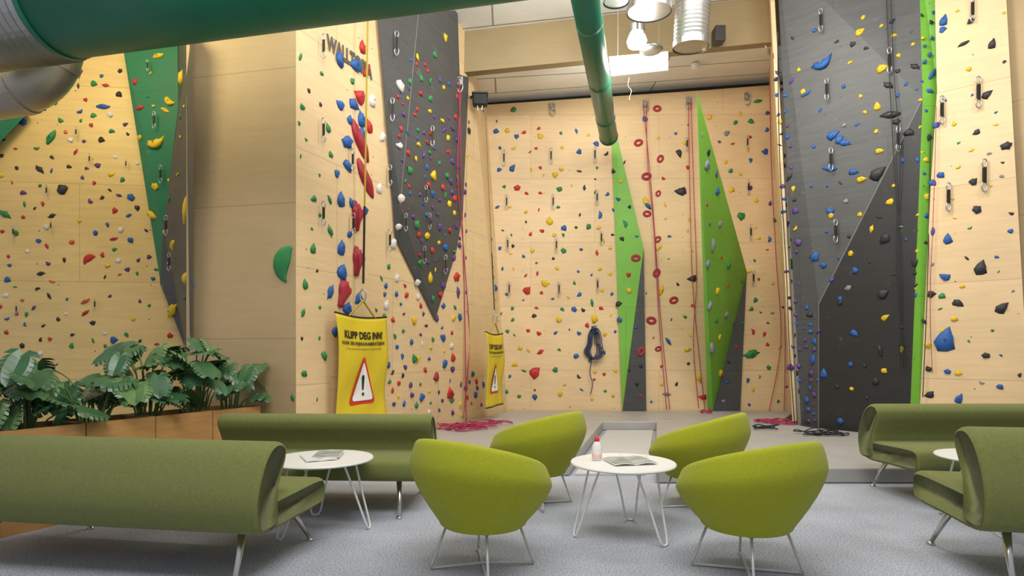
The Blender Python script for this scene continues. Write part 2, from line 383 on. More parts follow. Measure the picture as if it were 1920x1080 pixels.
TP['d0']=blobt(.5,.34,.34,.35,2,dr); TP['d1']=blobt(.5,.3,.36,.45,12,dr)
def spin(c): return Vector((c.x,c.y*(1-1.8*c.x*c.x),c.z*(1-1.6*c.x*c.x)))
TP['s0']=blobt(.5,.15,.15,.25,3,spin,3)
def mitt(c): return Vector((c.x,c.y*(1+.9*c.x)+.25*max(0,c.x-.1)*(1 if c.y>0 else .2),c.z*(1+.3*c.x)))
TP['m0']=blobt(.5,.22,.24,.5,6,mitt,3)
def cres(n=14,R=.46,th=.23,ang=1.0):
    pts=[];rr=[]
    for i in range(n+1):
        t=i/n*2-1; a=t*ang
        pts.append((math.sin(a)*R*1.15,math.cos(a)*R-R*.75,.04)); rr.append(th*max(.10,math.cos(t*1.45)*(1+.25*t)))
    v,f=tube(pts,rr,10); return [Vector((a.x,a.y,max(a.z*.7,-.02))) for a in v],f
TP['f0']=cres()
def ringt():
    n=20; pts=[(math.cos(2*math.pi*i/n)*.36,math.sin(2*math.pi*i/n)*.25,.1) for i in range(n)]
    v,f=tube(pts,.13,8,closed=True); return [Vector((a.x,a.y,max(a.z,-.02))) for a in v],f
TP['r0']=ringt()
bolt=([Vector((math.cos(k*math.pi/3)*.05,math.sin(k*math.pi/3)*.05,.40)) for k in range(6)],[tuple(range(6))])
KEYS={'b':['b0','b1','b2','b3'],'j':['j0','j1'],'l':['l0','l1'],'d':['d0','d1'],'f':['f0'],'r':['r0'],'s':['s0'],'m':['m0']}
holds=[]
def H(s):
    for tok in s.split():
        a=tok.split(',')
        holds.append((float(a[0]),float(a[1]),a[2],float(a[3]),a[4] if len(a)>4 else 'b',float(a[5]) if len(a)>5 else random.uniform(0,360)))
H('297,105,y,24,l,10 341,146,y,24,d,60 318,190,y,24,j,140 310,207,y,20,l,150 292,268,y,36,j,190 291,350,y,18 285,403,y,28,l,150 348,395,y,44,s,70 325,460,y,18,j 349,521,y,24,d,40 323,583,y,34,l,50 364,534,e,26,f,70 96,258,g,32,l,60 193,200,b,26,l,0 167,487,r,30,f,40 117,355,k,24 10,402,g,24,l,150 75,318,k,20,l,140 160,565,o,20,l,30 160,587,r,18,l,40 44,230,b,16 77,513,k,16,l 245,370,b,18 262,202,r,18,l,20 253,153,r,14 262,258,y,10 213,448,r,16,l 245,450,b,14 191,262,k,12 110,175,g,12 198,160,r,14,l,0 183,310,p,12 142,285,r,14,l,60 97,405,k,16,l,30 92,555,k,14,l 214,637,b,16 30,437,g,12 215,395,r,12 207,215,w,14')
H('536,495,g,74,f,80 637,112,b,28,j,100 666,122,b,30,d,200 679,88,r,22,d,90 686,133,r,26,l,60 673,182,r,26,b 638,197,b,20 664,197,b,24,d 676,223,b,28,d,90 678,250,b,24,d,80 691,237,r,24,d,100 650,266,b,27,b 674,265,c,92,s,-52 652,312,b,24,d 684,335,c,88,s,-52 639,374,b,26,d,90 658,380,b,18,d 668,408,c,54,m,85 639,464,b,28,d,70 669,493,c,54,m,80 641,511,b,28,b 642,552,c,56,m,70 619,548,b,26,l,70 628,622,b,18 651,578,b,24,b 655,225,b,16 632,325,b,14 655,440,b,14 697,188,w,24,d,80 717,258,w,22,d 711,353,w,22,d,70 750,161,w,24,b 748,272,w,18,j 753,372,w,22,d 748,425,w,18,d 737,456,w,24,d,60 744,521,w,18,d 724,572,w,20,d,70 685,395,b,16 563,107,g,16,l,70 566,200,g,12 615,240,g,16,d 588,373,g,16,d 587,466,g,20,d,80 572,533,g,20,d,100 568,587,g,18,l,70 570,700,g,16 549,746,g,16,l 608,668,g,18,d 618,375,g,16,l,120 619,434,g,20,l,120 660,152,g,12 620,290,g,12 672,560,b,22')
H('807,185,g,14 815,103,g,12 835,70,y,12 790,147,g,12 768,320,g,18,b 832,243,p,18,l 838,330,g,14 781,421,g,18,b 785,440,r,14 811,363,b,14 825,425,p,16 842,382,y,14 830,352,r,12 857,262,p,12 848,303,p,14 845,340,p,14 852,372,r,14 858,312,p,12 840,284,r,14,l 806,521,y,20,d,90 788,493,g,16 831,536,p,14 826,553,r,12 835,464,b,16 818,598,p,14 800,442,y,16 810,470,r,12 812,330,y,18 783,530,w,16 776,602,y,16 777,673,g,18 843,737,r,22,b 817,708,c,18 847,751,g,16,l 830,633,b,18,d 833,682,b,18,b 783,673,y,12 855,519,r,20 858,548,p,20,l 850,596,y,14 849,671,r,16 848,692,p,14 862,595,b,14 791,745,b,16')
H('887,210,b,14 878,245,k,16,d 889,262,r,12 885,330,p,18,d 893,352,g,14 905,262,y,10 889,380,b,16 908,370,p,14 894,410,r,12 898,437,b,18 890,462,p,12 907,484,b,14 903,524,r,12 893,560,b,14 900,549,k,12 888,610,p,12 905,592,y,16 897,640,p,12 885,700,b,12 893,715,r,10 912,560,p,12 929,540,b,14 922,520,g,12 926,604,k,12 891,740,b,12')
H('1232,204,c,20,r,0 1197,268,c,22,r,20 1238,298,c,20,r,60 1212,331,c,24,r,10 1234,363,c,16,r 1213,401,c,20,r,0 1233,449,c,18,r,40 1192,484,c,22,r,0 1231,512,c,22,r,60 1263,563,c,22,r,20 1221,601,c,24,r,170 1202,659,c,22,r,60 1234,654,c,16,r 1209,224,b,14 1274,288,k,18,d 1276,359,k,24,d,180 1298,523,k,22,d,180 1390,406,g,18,b 1336,460,e,22,l 1330,573,e,18,d,90 1334,652,e,22,j 1325,309,e,18,b 1327,495,e,16 1362,250,e,12 1372,356,y,12 1350,420,e,12 1366,498,g,14 1345,545,y,11 1362,590,e,12 1350,700,y,12 1345,360,b,12 1330,220,y,12 1408,664,g,32,l,20 1483,495,g,18 1481,688,p,16 1421,190,g,18,l 1408,228,g,12 1434,285,b,14 1480,332,k,20,l 1491,395,p,16 1214,378,y,26,f 1214,385,b,22,l 1236,465,y,16,l 1240,545,y,22,l,70 1253,640,b,18,l 1290,655,y,16,d 1310,710,y,20,l,120 1317,745,r,18,d 1250,739,e,18,l 1003,699,r,26,b 1013,660,r,16,l 1022,531,y,18 988,544,r,18 1030,415,y,18,b 961,315,b,16,d 970,352,r,16 1013,256,y,14 930,246,b,12 963,206,g,14 1040,328,y,12 1049,355,g,12 968,256,b,10 1058,428,b,12 1057,470,g,14 998,470,y,10 1115,598,y,18 1076,580,b,14 1101,610,r,10 1110,568,g,16,l 1080,668,b,12 1048,600,y,14 1003,744,b,12 1050,738,y,14 1162,600,b,12 1160,570,k,12 1180,545,y,14 1171,420,g,18,f 1118,270,b,12 1124,403,b,18,f 1104,425,g,12 965,683,y,12 1130,450,y,14,l')
H('1612,60,y,18,b 1655,128,y,22,d 1541,119,b,38,j,190 1645,199,y,18,d 1511,176,b,20,l,20 1506,172,y,12 1562,253,b,24,d,20 1584,268,b,24,l,160 1573,262,b,20,b 1650,283,y,18,d 1556,316,b,28,l 1601,322,b,20,d 1616,336,y,20,d 1646,325,k,32,d,40 1670,379,y,16,b 1555,396,b,20,d 1558,404,y,14 1634,430,y,16,l 1660,447,k,24,b 1595,475,y,14 1527,482,b,20,b 1544,497,b,16 1604,507,b,16,b 1590,540,e,14 1655,551,k,24,b 1575,560,b,10 1660,595,y,18,d 1575,568,k,12 1602,625,b,18,d 1650,657,k,24,l 1691,655,y,14,l 1545,700,b,20,d,100 1524,675,b,22,l,80 1658,695,y,14 1521,700,p,14 1642,715,k,18,b 1576,790,b,16 1527,640,b,14 1670,215,k,36,l,170 1681,228,k,16 1666,160,k,22,l 1716,125,k,20,l 1704,250,k,22,j 1720,300,b,10 1717,491,k,18,b 1719,553,b,12 1722,535,k,14 1526,740,p,14 1513,750,b,14 1484,152,p,14,l 1497,455,p,16 1519,590,k,14 1643,247,y,10 1612,402,y,10')
H('1769,38,b,24,d,70 1748,139,b,22,l,60 1807,82,k,20,l 1860,82,k,22,d,70 1768,55,b,14 1887,273,k,22,b 1851,177,k,20,d,40 1755,235,b,16 1742,258,k,14 1831,248,k,14 1742,170,b,16,l 1764,328,b,16 1737,300,y,12 1748,343,b,16 1739,368,y,14 1825,340,k,16,b 1831,393,k,20,b 1749,434,b,18,l 1738,404,b,12 1777,448,b,22,d 1839,502,k,30,d,80 1771,519,b,20,d 1747,551,k,16 1797,569,k,20,d 1879,577,k,26,d,50 1733,603,k,14,l 1766,622,y,14,l,60 1772,637,b,44,d,80 1848,667,k,16 1739,648,y,14 1741,692,k,14 1776,697,b,14 1797,700,y,12 1743,740,k,18,b 1798,747,b,22,d,60 1720,540,y,12,l 1789,598,y,12 1767,555,g,12 1875,725,b,12 1820,40,k,14')
def inpoly(x,y,P):
    c=False; n=len(P)
    for i in range(n):
        x1,y1=P[i];x2,y2=P[(i+1)%n]
        if (y1>y)!=(y2>y) and x<(x2-x1)*(y-y1)/(y2-y1)+x1: c=not c
    return c
def scatter(P,n,pal,s0,s1,md):
    xs=[p[0] for p in P];ys=[p[1] for p in P];k=0;tr=0
    while k<n and tr<n*40:
        tr+=1
        x=random.uniform(min(xs),max(xs)); y=random.uniform(min(ys),max(ys))
        if not inpoly(x,y,P): continue
        if any((h[0]-x)**2+(h[1]-y)**2<(md+h[3]*.35)**2 for h in holds): continue
        holds.append((x,y,random.choice(pal),random.uniform(s0,s1),random.choice('bbbjddl'),random.uniform(0,360))); k+=1
scatter([(0,150),(225,120),(300,540),(345,640),(0,690)],118,'kkkbbrrggpyowwkpgro',7,12,14)
scatter([(240,130),(345,110),(350,560),(310,530)],12,'yyygk',6,10,16)
scatter([(560,100),(610,100),(600,760),(560,760)],14,'gggk',6,10,25)
scatter([(735,200),(775,100),(862,160),(862,460),(818,580),(760,440)],80,'ppppcrrggyybb',7,12,8)
scatter([(700,560),(730,480),(815,600),(855,480),(868,780),(740,770)],62,'pprrggyybbkw',7,12,12)
scatter([(870,170),(908,210),(930,600),(912,620),(905,760),(870,780)],75,'pppbbrrykg',6,11,8)
def column(x0,y0,x1,y1,n,pal,s0,s1,jit=5):
    for i in range(n):
        t=(i+.5)/n; x=x0+(x1-x0)*t+random.uniform(-jit,jit); y=y0+(y1-y0)*t+random.uniform(-8,8)
        if any((h[0]-x)**2+(h[1]-y)**2<(9+h[3]*.3)**2 for h in holds): continue
        holds.append((x,y,random.choice(pal),random.uniform(s0,s1),random.choice('bbbjddl'),random.uniform(0,360)))
for (a,b,c_,pal) in [(930,935,955,'bbg'),(958,962,975,'yyg'),(1010,1012,1010,'brr'),(1045,1045,1050,'ygb'),(1085,1085,1095,'kbb'),(1118,1118,1128,'gyr'),(1140,1140,1148,'kyb'),(985,985,1000,'ryk')]:
    column(a,225,c_,755,14,pal,6,11,9)
scatter([(915,215),(1110,200),(1155,765),(955,765)],25,'bbbyyyrrggkk',5,9,12)
scatter([(1150,300),(1290,200),(1310,760),(1180,765)],38,'yyybrgkkb',5,10,15)
scatter([(1310,190),(1440,180),(1495,765),(1340,765)],58,'yybbggkrep',6,11,15)
scatter([(1450,130),(1475,150),(1500,540),(1500,760),(1480,600)],45,'ppppbky',7,11,9)
scatter([(1480,20),(1715,20),(1725,200),(1690,780),(1545,780),(1530,500)],50,'yybbkkke',6,11,18)
scatter([(1505,560),(1535,600),(1532,790),(1512,790)],16,'pppbb',7,11,9)
scatter([(1728,20),(1752,20),(1745,350),(1715,750),(1712,600)],24,'ykkbb',6,10,12)
scatter([(1757,20),(1885,20),(1915,740),(1730,745)],34,'yykkbbge',5,10,20)
holds.sort(key=lambda h:-h[3])
def place(h):
    px,py,c,s,t,rot=h
    loc,n=cast(px,py)
    if loc is None: return None
    if n.dot(CAM-loc)<0: n=-n
    cv=max(.2,n.dot((CAM-loc).normalized())); comp=min(1.35,(cv/.9)**-.3) if cv<.9 and s<60 else 1
    d=loc.y; size=s*d/F*comp*(.9 if (13<s<40 and not 600<px<700) else 1)*(.92 if t=='r' else 1)
    up=Vector((0,0,1)); x=up.cross(n).normalized(); y=n.cross(x)
    R=Matrix((x,y,n)).transposed().to_4x4()
    key=random.choice(KEYS[t])
    zs=size*(.65 if s<40 else .6)
    return Matrix.Translation(loc)@R@Matrix.Rotation(math.radians(rot),4,'Z')@Matrix.Diagonal((size,size,zs,1)),key,c
TNAME={'b':'rounded','j':'curved','l':'elongated','d':'teardrop','f':'crescent','r':'ring shaped','s':'slim spindle shaped','m':'mitten shaped'}
cache={}
SV=[];SF=[];SM=[];order=list(HC.keys()); cnt=0
for h in holds:
    r=place(h)
    if not r: continue
    mw,key,c=r
    if cnt<300:
        k=(key,c)
        if k not in cache:
            v,f=TP[key]; nb_=key in('r0','f0','s0','m0'); vf=(v,f) if nb_ else join((v,f),bolt)
            ob=mobj('climbing_hold',vf,[M['h'+c],M['bolt']],smooth=True,fm=None if nb_ else [0]*len(f)+[1])
            cache[k]=ob.data
        else:
            ob=bpy.data.objects.new('climbing_hold',cache[k]); COL.objects.link(ob)
        ob.matrix_world=mw
        big='large ' if h[3]>30 else ''
        finish(ob,label='%s%s %s plastic climbing hold bolted to the wall'%(big,TNAME[h[4]],HN[c]),cat='climbing hold',group='climbing holds on the walls')
        cnt+=1
    else:
        v,f=TP[key]; o=len(SV); SV+= [mw@p for p in v]; SF+=[tuple(i+o for i in q) for q in f]; SM+=[order.index(c)]*len(f)
mobj('climbing_hold_scatter',(SV,SF),[M['h'+c] for c in order],smooth=True,fm=SM,kind='stuff',label='many small multicoloured climbing holds across the walls',cat='climbing hold',group='climbing holds on the walls')

# ------------------------------------------------------------ quickdraws
def carab(c,h,w,r=.05):
    pts=[(c[0]+math.cos(a)*w*(1+.25*math.sin(a)),c[1],c[2]+math.sin(a)*h) for a in [2*math.pi*i/12 for i in range(12)]]
    return tube(pts,r,5,closed=True)
sl=box(-.045,.045,-.03,.03,-.72,-.25)
qd=empty('quickdraw',(0,0,0))
mobj('sling',sl,M['black'],parent=qd)
mobj('carabiner',carab((0,0,-.14),.14,.075,.022),M['steel'],parent=qd,smooth=True)
mobj('carabiner',carab((0,0,-.84),.15,.085,.022),M['steel'],parent=qd,smooth=True)
qpos=[(600,65,46),(600,222,46),(600,378,46),(655,280,40),(738,60,46),(730,185,44),(805,237,38),(656,400,40),(282,115,22),(294,212,32),(306,312,34),(320,405,38),(326,475,34),(240,300,18),(30,425,22),(92,348,22),(147,240,20),(172,290,20),(36,570,20),(182,560,22),(100,415,20),(725,310,40),(755,400,34),(725,430,42),(793,348,32),(800,400,30),(790,462,32),(830,478,36),(945,282,30),(1033,278,30),(1115,276,30),(950,365,28),(1037,365,28),(1119,357,28),(952,444,28),(1043,446,28),(1127,432,28),(955,528,28),(1048,528,28),(1120,520,28),(1036,185,20),(1287,258,26),(1402,338,28),(1400,255,26),(1406,422,28),(1411,508,28),(1541,18,44),(1668,92,50),(1552,148,42),(1560,278,44),(1686,238,48),(1569,412,44),(1767,182,54),(1835,146,60),(1824,-5,50),(1779,344,54),(1846,300,62),(1445,40,50)]
first=True
for px,py,s in qpos:
    loc,n=cast(px,py)
    if loc is None: continue
    if n.dot(CAM-loc)<0:n=-n
    e=qd if first else clone(qd); first=False
    e.location=loc+n*.05; sc=s*loc.y/F; e.scale=(sc,sc,sc)
    finish(e,label='black quickdraw with two steel carabiners hanging from bolt',cat='quickdraw',group='quickdraws on the climbing walls')

# ------------------------------------------------------------ text helper
def textmesh(s,bold=.02,extr=.0):
    cu=bpy.data.curves.new('t','FONT'); cu.body=s; cu.offset=bold; cu.extrude=extr; cu.size=1; cu.resolution_u=4
    ob=bpy.data.objects.new('t',cu); COL.objects.link(ob); bpy.context.view_layer.update()
    dg=bpy.context.evaluated_depsgraph_get()
    me=bpy.data.meshes.new_from_object(ob.evaluated_get(dg))
    V=[v.co.copy() for v in me.vertices]; Fa=[tuple(p.vertices) for p in me.polygons]
    bpy.data.objects.remove(ob); bpy.data.meshes.remove(me)
    x0=min(v.x for v in V);x1=max(v.x for v in V);y0=min(v.y for v in V);y1=max(v.y for v in V)
    return [Vector(((v.x-x0)/(x1-x0),(v.y-y0)/(y1-y0),v.z)) for v in V],Fa
v,f=textmesh('WALLTOPIA',.045)
la,na=cast(611,77,T0); lb,nb=cast(697,145,T0)
if na.dot(CAM-la)<0: na=-na
xd=(lb-la); xd.z=0; ln=xd.length; xd.normalize()
zn=la.z-.09
SVt=[]
for p in v:
    q=la+xd*(p.x*ln); q.z=zn+p.y*.18
    h=T0.ray_cast(CAM,(q-CAM).normalized())
    if h[0] is not None: q=h[0]+na*.012
    SVt.append(q)
mobj('wall_sign',(SVt,f),M['signdark'],label='bold dark lettering WALLTOPIA painted on plywood wall',cat='sign')

# ------------------------------------------------------------ banners
def banner(tl,tr,ztop,zbot,label):
    tl=Vector(tl);tr=Vector(tr); w=(tr-tl).length; h=ztop-zbot
    ang=math.atan2(tr.y-tl.y,tr.x-tl.x)
    c=(tl+tr)/2
    e=empty('warning_banner',(c.x,c.y,zbot),ang,label=label,cat='banner',group='yellow warning banners')
    def disp(x,z):
        s=z/h; wd=1-.05*math.sin(s*math.pi)
        return Vector((x*wd, .010*math.sin(x/w*5+s*3)+.018*math.sin(s*7)+.007*math.sin(x/w*9-s*11), z-.035*s*s*math.cos(x/w*math.pi)))
    nx,nz=18,28
    V=[disp(-w/2+w*i/nx,h*j/nz) for j in range(nz+1) for i in range(nx+1)]
    Fa=[(j*(nx+1)+i,j*(nx+1)+i+1,(j+1)*(nx+1)+i+1,(j+1)*(nx+1)+i) for j in range(nz) for i in range(nx)]
    ob=mobj('banner_fabric',(V,Fa),M['yellow'],parent=e,smooth=True)
    sm=ob.modifiers.new('s','SOLIDIFY'); sm.thickness=.006; sm.offset=1
    mobj('hem_bar',tube([disp(-w/2+w*i/nx,h)+Vector((0,0,.005)) for i in range(nx+1)],.012,6),M['black'],parent=e)
    mobj('hem_bar',tube([disp(-w/2+w*i/nx,0)+Vector((0,0,.005)) for i in range(nx+1)],.012,6),M['black'],parent=e)
    def put(name,vf,m,off=-.010):
        mobj(name,([disp(p[0],p[1])+Vector((0,off,0)) for p in vf[0]],vf[1]),m,parent=e)
    def txt(s,zc,hh,ww,bold):
        v,f=textmesh(s,bold); put('lettering',([( (p.x-.5)*ww,zc+(p.y-.5)*hh) for p in v],f),M['black'],-.014)
    txt('KLIPP DEG INN!',h*.825,h*.075,w*.74,.035)
    txt('HUSK SELVSJEKK/KAMERATSJEKK',h*.74,h*.042,w*.86,.03)
    txt('(I den automatiske klatringen er du selv ansvarlig)',h*.69,h*.02,w*.70,.005)
    def tri(k):
        s=w*.52*k; cz=h*.33; P=[(0,s*.78),(-s*.54,-s*.42),(s*.54,-s*.42)]; rnd=s*.14; out=[]
        for i in range(3):
            p=Vector(P[i]);a=(Vector(P[i-1])-p).normalized();b=(Vector(P[(i+1)%3])-p).normalized()
            for q_ in range(5):
                t=q_/4; q=p+a*rnd*(1-t)**2*1.0+b*rnd*t**2; out.append((q.x,q.y+cz))
        n=len(out)
        V=[(0,cz)]+out
        mid=[(p[0]*.5,cz+(p[1]-cz)*.5) for p in out]; V+=mid; Fa=[]
        for i in range(n):
            j=(i+1)%n; Fa+=[(0,1+n+i,1+n+j),(1+n+i,1+i,1+j,1+n+j)]
        return V,Fa
    cz=h*.33
    put('warning_triangle',tri(1.0),M['signred'],-.014)
    put('warning_triangle_inner',tri(.80),M['signwhite'],-.019)
    q=w*.62
    ex=[(-.02*q,cz-.07*q),(.02*q,cz-.07*q),(.045*q,cz+.18*q),(.03*q,cz+.23*q),(-.03*q,cz+.23*q),(-.045*q,cz+.18*q)]
    dot=[(math.cos(a*math.pi/4)*.035*q,cz-.15*q+math.sin(a*math.pi/4)*.035*q) for a in range(8)]
    put('exclamation_mark',join((ex,[tuple(range(6))]),(dot,[tuple(range(8))])),M['black'],-.025)
    top=Vector((0,0,h+.17))
    mobj('hanging_strap',join(tube([disp(-w*.25,h),top],.012,5),tube([disp(w*.25,h),top],.012,5)),M['strapY'],parent=e)
    return e
b1l=G(630,6.38,0); b1r=G(725,7.25,0)
banner((b1l.x,b1l.y,0),(b1r.x,b1r.y,0),1.69,.46,'yellow warning banner with red triangle hanging before plywood wall')
b2l=G(912,9.2,0); b2r=G(943,10.0,0)
banner((b2l.x,b2l.y,0),(b2r.x,b2r.y,0),1.58,.38,'yellow warning banner with red triangle hanging in the corner')
def strap(name,p0,p1,label,r=.011,mm='strapY'):
    e=empty(name,p1,label=label,cat='belay strap'); h=(p0-p1).length; dx=p0.x-p1.x
    f=lambda s:Vector((dx*s,0,h*s))
    mobj('webbing',tube([f(.30),f(1)],r,6),M[mm],parent=e)
    mobj('webbing_end',tube([f(.06),f(.32)],r*1.25,6),M['black'],parent=e)
    c=[Vector((math.cos(a)*.035,0,.07+math.sin(a)*.07)) for a in [2*math.pi*i/14 for i in range(14)]]
    mobj('carabiner',tube(c,.009,6,closed=True),M['steel'],parent=e,smooth=True)
    return e
c1=(b1l+b1r)/2
strap('belay_strap',Vector((c1.x+.06,c1.y,5.3)),Vector((c1.x,c1.y,1.85)),'yellow and black auto belay webbing with steel carabiner')
c2=(b2l+b2r)/2
ab=W(900,190,c2.y)
strap('belay_strap',Vector((ab.x+.08,c2.y,ab.z-.05)),Vector((c2.x,c2.y,1.74)),'long thin auto belay webbing with steel carabiner',.007,'strapD')
e=empty('auto_belay_device',(ab.x,c2.y,ab.z),label='black auto belay device mounted high in the corner',cat='climbing equipment')
ob=mobj('casing',box(-.12,.12,-.08,.08,-.08,.12),M['black'],parent=e); bevel(ob,.03,3)
mobj('mount_arm',join(tube([(-.05,.0,.1),(-.25,.2,.12)],.025,8),box(-.13,.13,-.1,.1,.1,.125)),M['bolt'],parent=e)
mobj('strap_guide',tube([(-.04,-.02,-.08),(-.03,-.02,-.16),(.03,-.02,-.16),(.04,-.02,-.08)],.012,6),M['steel'],parent=e)

# ------------------------------------------------------------ ropes
def rope(pts,m,label,off=.10,r=.0075):
    P=[]
    for px,py in pts:
        loc,n=cast(px,py)
        if loc is None: loc=W(px,py,8)
        P.append(loc+(CAM-loc).normalized()*off)
    P=smoothpts(P,8)
    return mobj('climbing_rope',tube(P,r,6),M[m],smooth=True,label=label,cat='rope',group='climbing ropes hanging on the walls')
rope([(861,150),(864,300),(868,450),(872,620),(874,790)],'ropepink','crimson climbing rope hanging from top anchor')
rope([(866,150),(858,320),(870,480),(880,640),(869,785)],'ropepink','crimson climbing rope hanging beside the corner')
rope([(1212,195),(1214,300),(1226,430),(1236,600),(1250,768)],'ropepink','crimson climbing rope hanging down the back wall')
rope([(1206,195),(1220,340),(1230,470),(1240,610),(1256,768)],'ropepink','crimson climbing rope hanging down the back wall')
rope([(1291,190),(1293,330),(1298,520),(1308,640),(1322,768)],'ropepink','crimson climbing rope hanging down the back wall')
rope([(1296,190),(1300,330),(1306,520),(1300,640),(1310,765)],'ropepink','crimson climbing rope hanging down the back wall')
rope([(1443,110),(1446,300),(1455,480),(1464,640),(1440,780)],'ropepink','crimson climbing rope hanging at the wall corner')
rope([(1450,100),(1455,300),(1467,480),(1472,640),(1470,780)],'ropepink','crimson climbing rope hanging at the wall corner')
rope([(1458,60),(1462,300),(1474,500),(1480,650),(1490,795)],'ropeblack','dark climbing rope hanging at the wall corner')
rope([(1662,-10),(1668,150),(1676,300),(1686,480),(1688,690)],'ropeblack','thin dark rope over charcoal panel',.06,.0055)
rope([(1670,-10),(1677,150),(1688,300),(1680,480),(1694,690)],'ropeblack','thin dark rope over charcoal panel',.06,.0055)
rope([(1745,250),(1742,400),(1738,560),(1730,745)],'ropeblack','thin dark rope over green panel strip',.06,.0055)
rope([(1756,200),(1750,400),(1744,560),(1748,700)],'ropepink','thin crimson rope beside green panel strip',.06,.004)
def pile(c,rx,ry,m,label,n=46,r=.008):
    P=[]
    a=random.uniform(0,6)
    cx,cy=0,0
    for i in range(n):
        if i%9==0: cx=random.uniform(-.6,.6)*rx; cy=random.uniform(-.6,.6)*ry; lr=random.uniform(.25,.5)
        a+=random.uniform(.7,1.1)
        P.append(Vector((c[0]+cx+math.cos(a)*rx*lr,c[1]+cy+math.sin(a)*ry*lr,c[2]+.012+random.uniform(0,.07)*(.3+.7*abs(math.sin(i*.7))))))
    return mobj('rope_pile',tube(smoothpts(P,5),r,5),M[m],smooth=True,label=label,cat='rope')
def onmat(px,py): d=1.1*F/(py-HY); return (G(px,d,0).x,d,.15)
pile(onmat(866,803),.55,.42,'ropepink','tangled crimson climbing rope lying on grey mat',80)
pile(onmat(920,797),.45,.35,'ropepink','loose crimson climbing rope on grey mat',22)
pile(onmat(1317,775),.26,.14,'ropepink','small crimson rope heap on mat below wall',26)
pile(onmat(1445,792),.45,.40,'ropepink','tangled crimson climbing rope on grey mat beside wall',60)
pile(onmat(1440,805),.40,.20,'ropeblack','dark rope heap lying on grey mat',26)
pile(onmat(1550,816),.45,.2,'ropeblack','black rope heap at foot of charcoal wall',44)
loc,n=cast(1113,640); e=empty('coiled_rope',loc+Vector((0,-.08,0)),label='coiled dark blue rope hanging on back climbing wall',cat='rope')
P=[]
for i in range(9):
    w=.10+.035*(i%3); hh=.26+.05*random.random()
    for k in range(12):
        a=2*math.pi*k/12; P.append(Vector((math.cos(a)*w*(1.15 if math.sin(a)<0 else .6)+.01*i-.04,-.01*i+.04+random.uniform(-.01,.01),-.05+math.sin(a)*hh)))
mobj('rope_coils',tube(smoothpts(P,3),.009,5),M['ropeblue'],parent=e,smooth=True)
mobj('rope_wrap',tube([Vector((math.cos(t)*.05,math.sin(t)*.05,.14+t*.006)) for t in [i*.5 for i in range(50)]],.010,5),M['ropeblue'],parent=e,smooth=True)
mobj('rope_tail',tube(smoothpts([(-.04,0,-.3),(-.08,0,-.6),(-.03,0,-.8),(-.07,0,-1.0)],6),.009,5),M['ropeblue'],parent=e,smooth=True)
for px,py in [(1036,196),(1210,190),(1291,184),(1400,176),(862,150),(1446,88)]:
    loc,n=cast(px,py+10)
    if loc is None: continue
    if n.dot(CAM-loc)<0:n=-n
    e=empty('rope_anchor',loc,label='steel top anchor with chain links on climbing wall',cat='climbing equipment',group='top anchors')
    mobj('anchor_plate',box(-.05,.05,-.03,.03,-.02,.12),M['steel'],parent=e)
    mobj('anchor_ring',join(carab((0,-.05,-.06),.07,.05,.010),carab((0,-.06,.04),.06,.04,.010)),M['steel'],parent=e,smooth=True)

# ------------------------------------------------------------ ducts
def ribtube(p0,p1,r,rib=.012,step=.05,n=32):
    p0=Vector(p0);p1=Vector(p1); L=(p1-p0).length; k=int(L/step)*2
    pts=[p0.lerp(p1,i/k) for i in range(k+1)]; return tube(pts,[r+(rib if i%2 else 0) for i in range(k+1)],n)
dz=3.735+.38
e=empty('ventilation_duct',(0,0,0),label='large green fabric ventilation duct with steel collar under ceiling',cat='duct')
q0=Vector((-3.80,4.88,dz)); q1=Vector((.9,3.85,dz)); dd=(q1-q0).normalized()
mobj('duct_tube',tube([q0,q0.lerp(q1,.33),q0.lerp(q1,.66),q1],.38,64),M['duct'],parent=e,smooth=True)
mobj('duct_collar',ribtube(q0-dd*1.1,q0+dd*.02,.385,.022,.07,56),M['alu'],parent=e,smooth=False)
mobj('duct_clamp',tube([q0+dd*.02,q0+dd*.06],.392,48),M['duct2'],parent=e)
e=empty('steel_duct',(0,0,0),label='dull galvanised steel duct elbow tucked under green duct',cat='duct')
sp=smoothpts([W(-190,190,5.8),W(-20,176,5.8),W(62,152,5.8),W(100,95,5.8),W(104,0,5.8),W(104,-80,5.8)],6)
mobj('duct_tube',tube(sp,.245,32),M['alu2'],parent=e,smooth=True)
mobj('duct_collar',tube([sp[9],sp[10]],.258,32),M['alu2'],parent=e)
mobj('duct_collar',tube([sp[16],sp[17]],.258,32),M['alu2'],parent=e)
e=empty('ventilation_duct',(0,0,0),label='slim green painted duct with rounded end below ceiling',cat='duct')
g1=W(1141,255,10.3); g0=Vector((g1.x-.227*5.5,4.8,g1.z))
mobj('duct_tube',tube([g0,g0.lerp(g1,.5),g1],.155,32),M['duct2'],parent=e,smooth=True)
gd=(g1-g0).normalized()
mobj('duct_cap',tube([g1,g1+gd*.03,g1+gd*.07,g1+gd*.09],[.165,.165,.13,.04],32),M['duct2'],parent=e,smooth=True)
for t in (.35,.62,.85): mobj('duct_joint',tube([g0.lerp(g1,t),g0.lerp(g1,t)+gd*.05],.162,32),M['duct2'],parent=e)
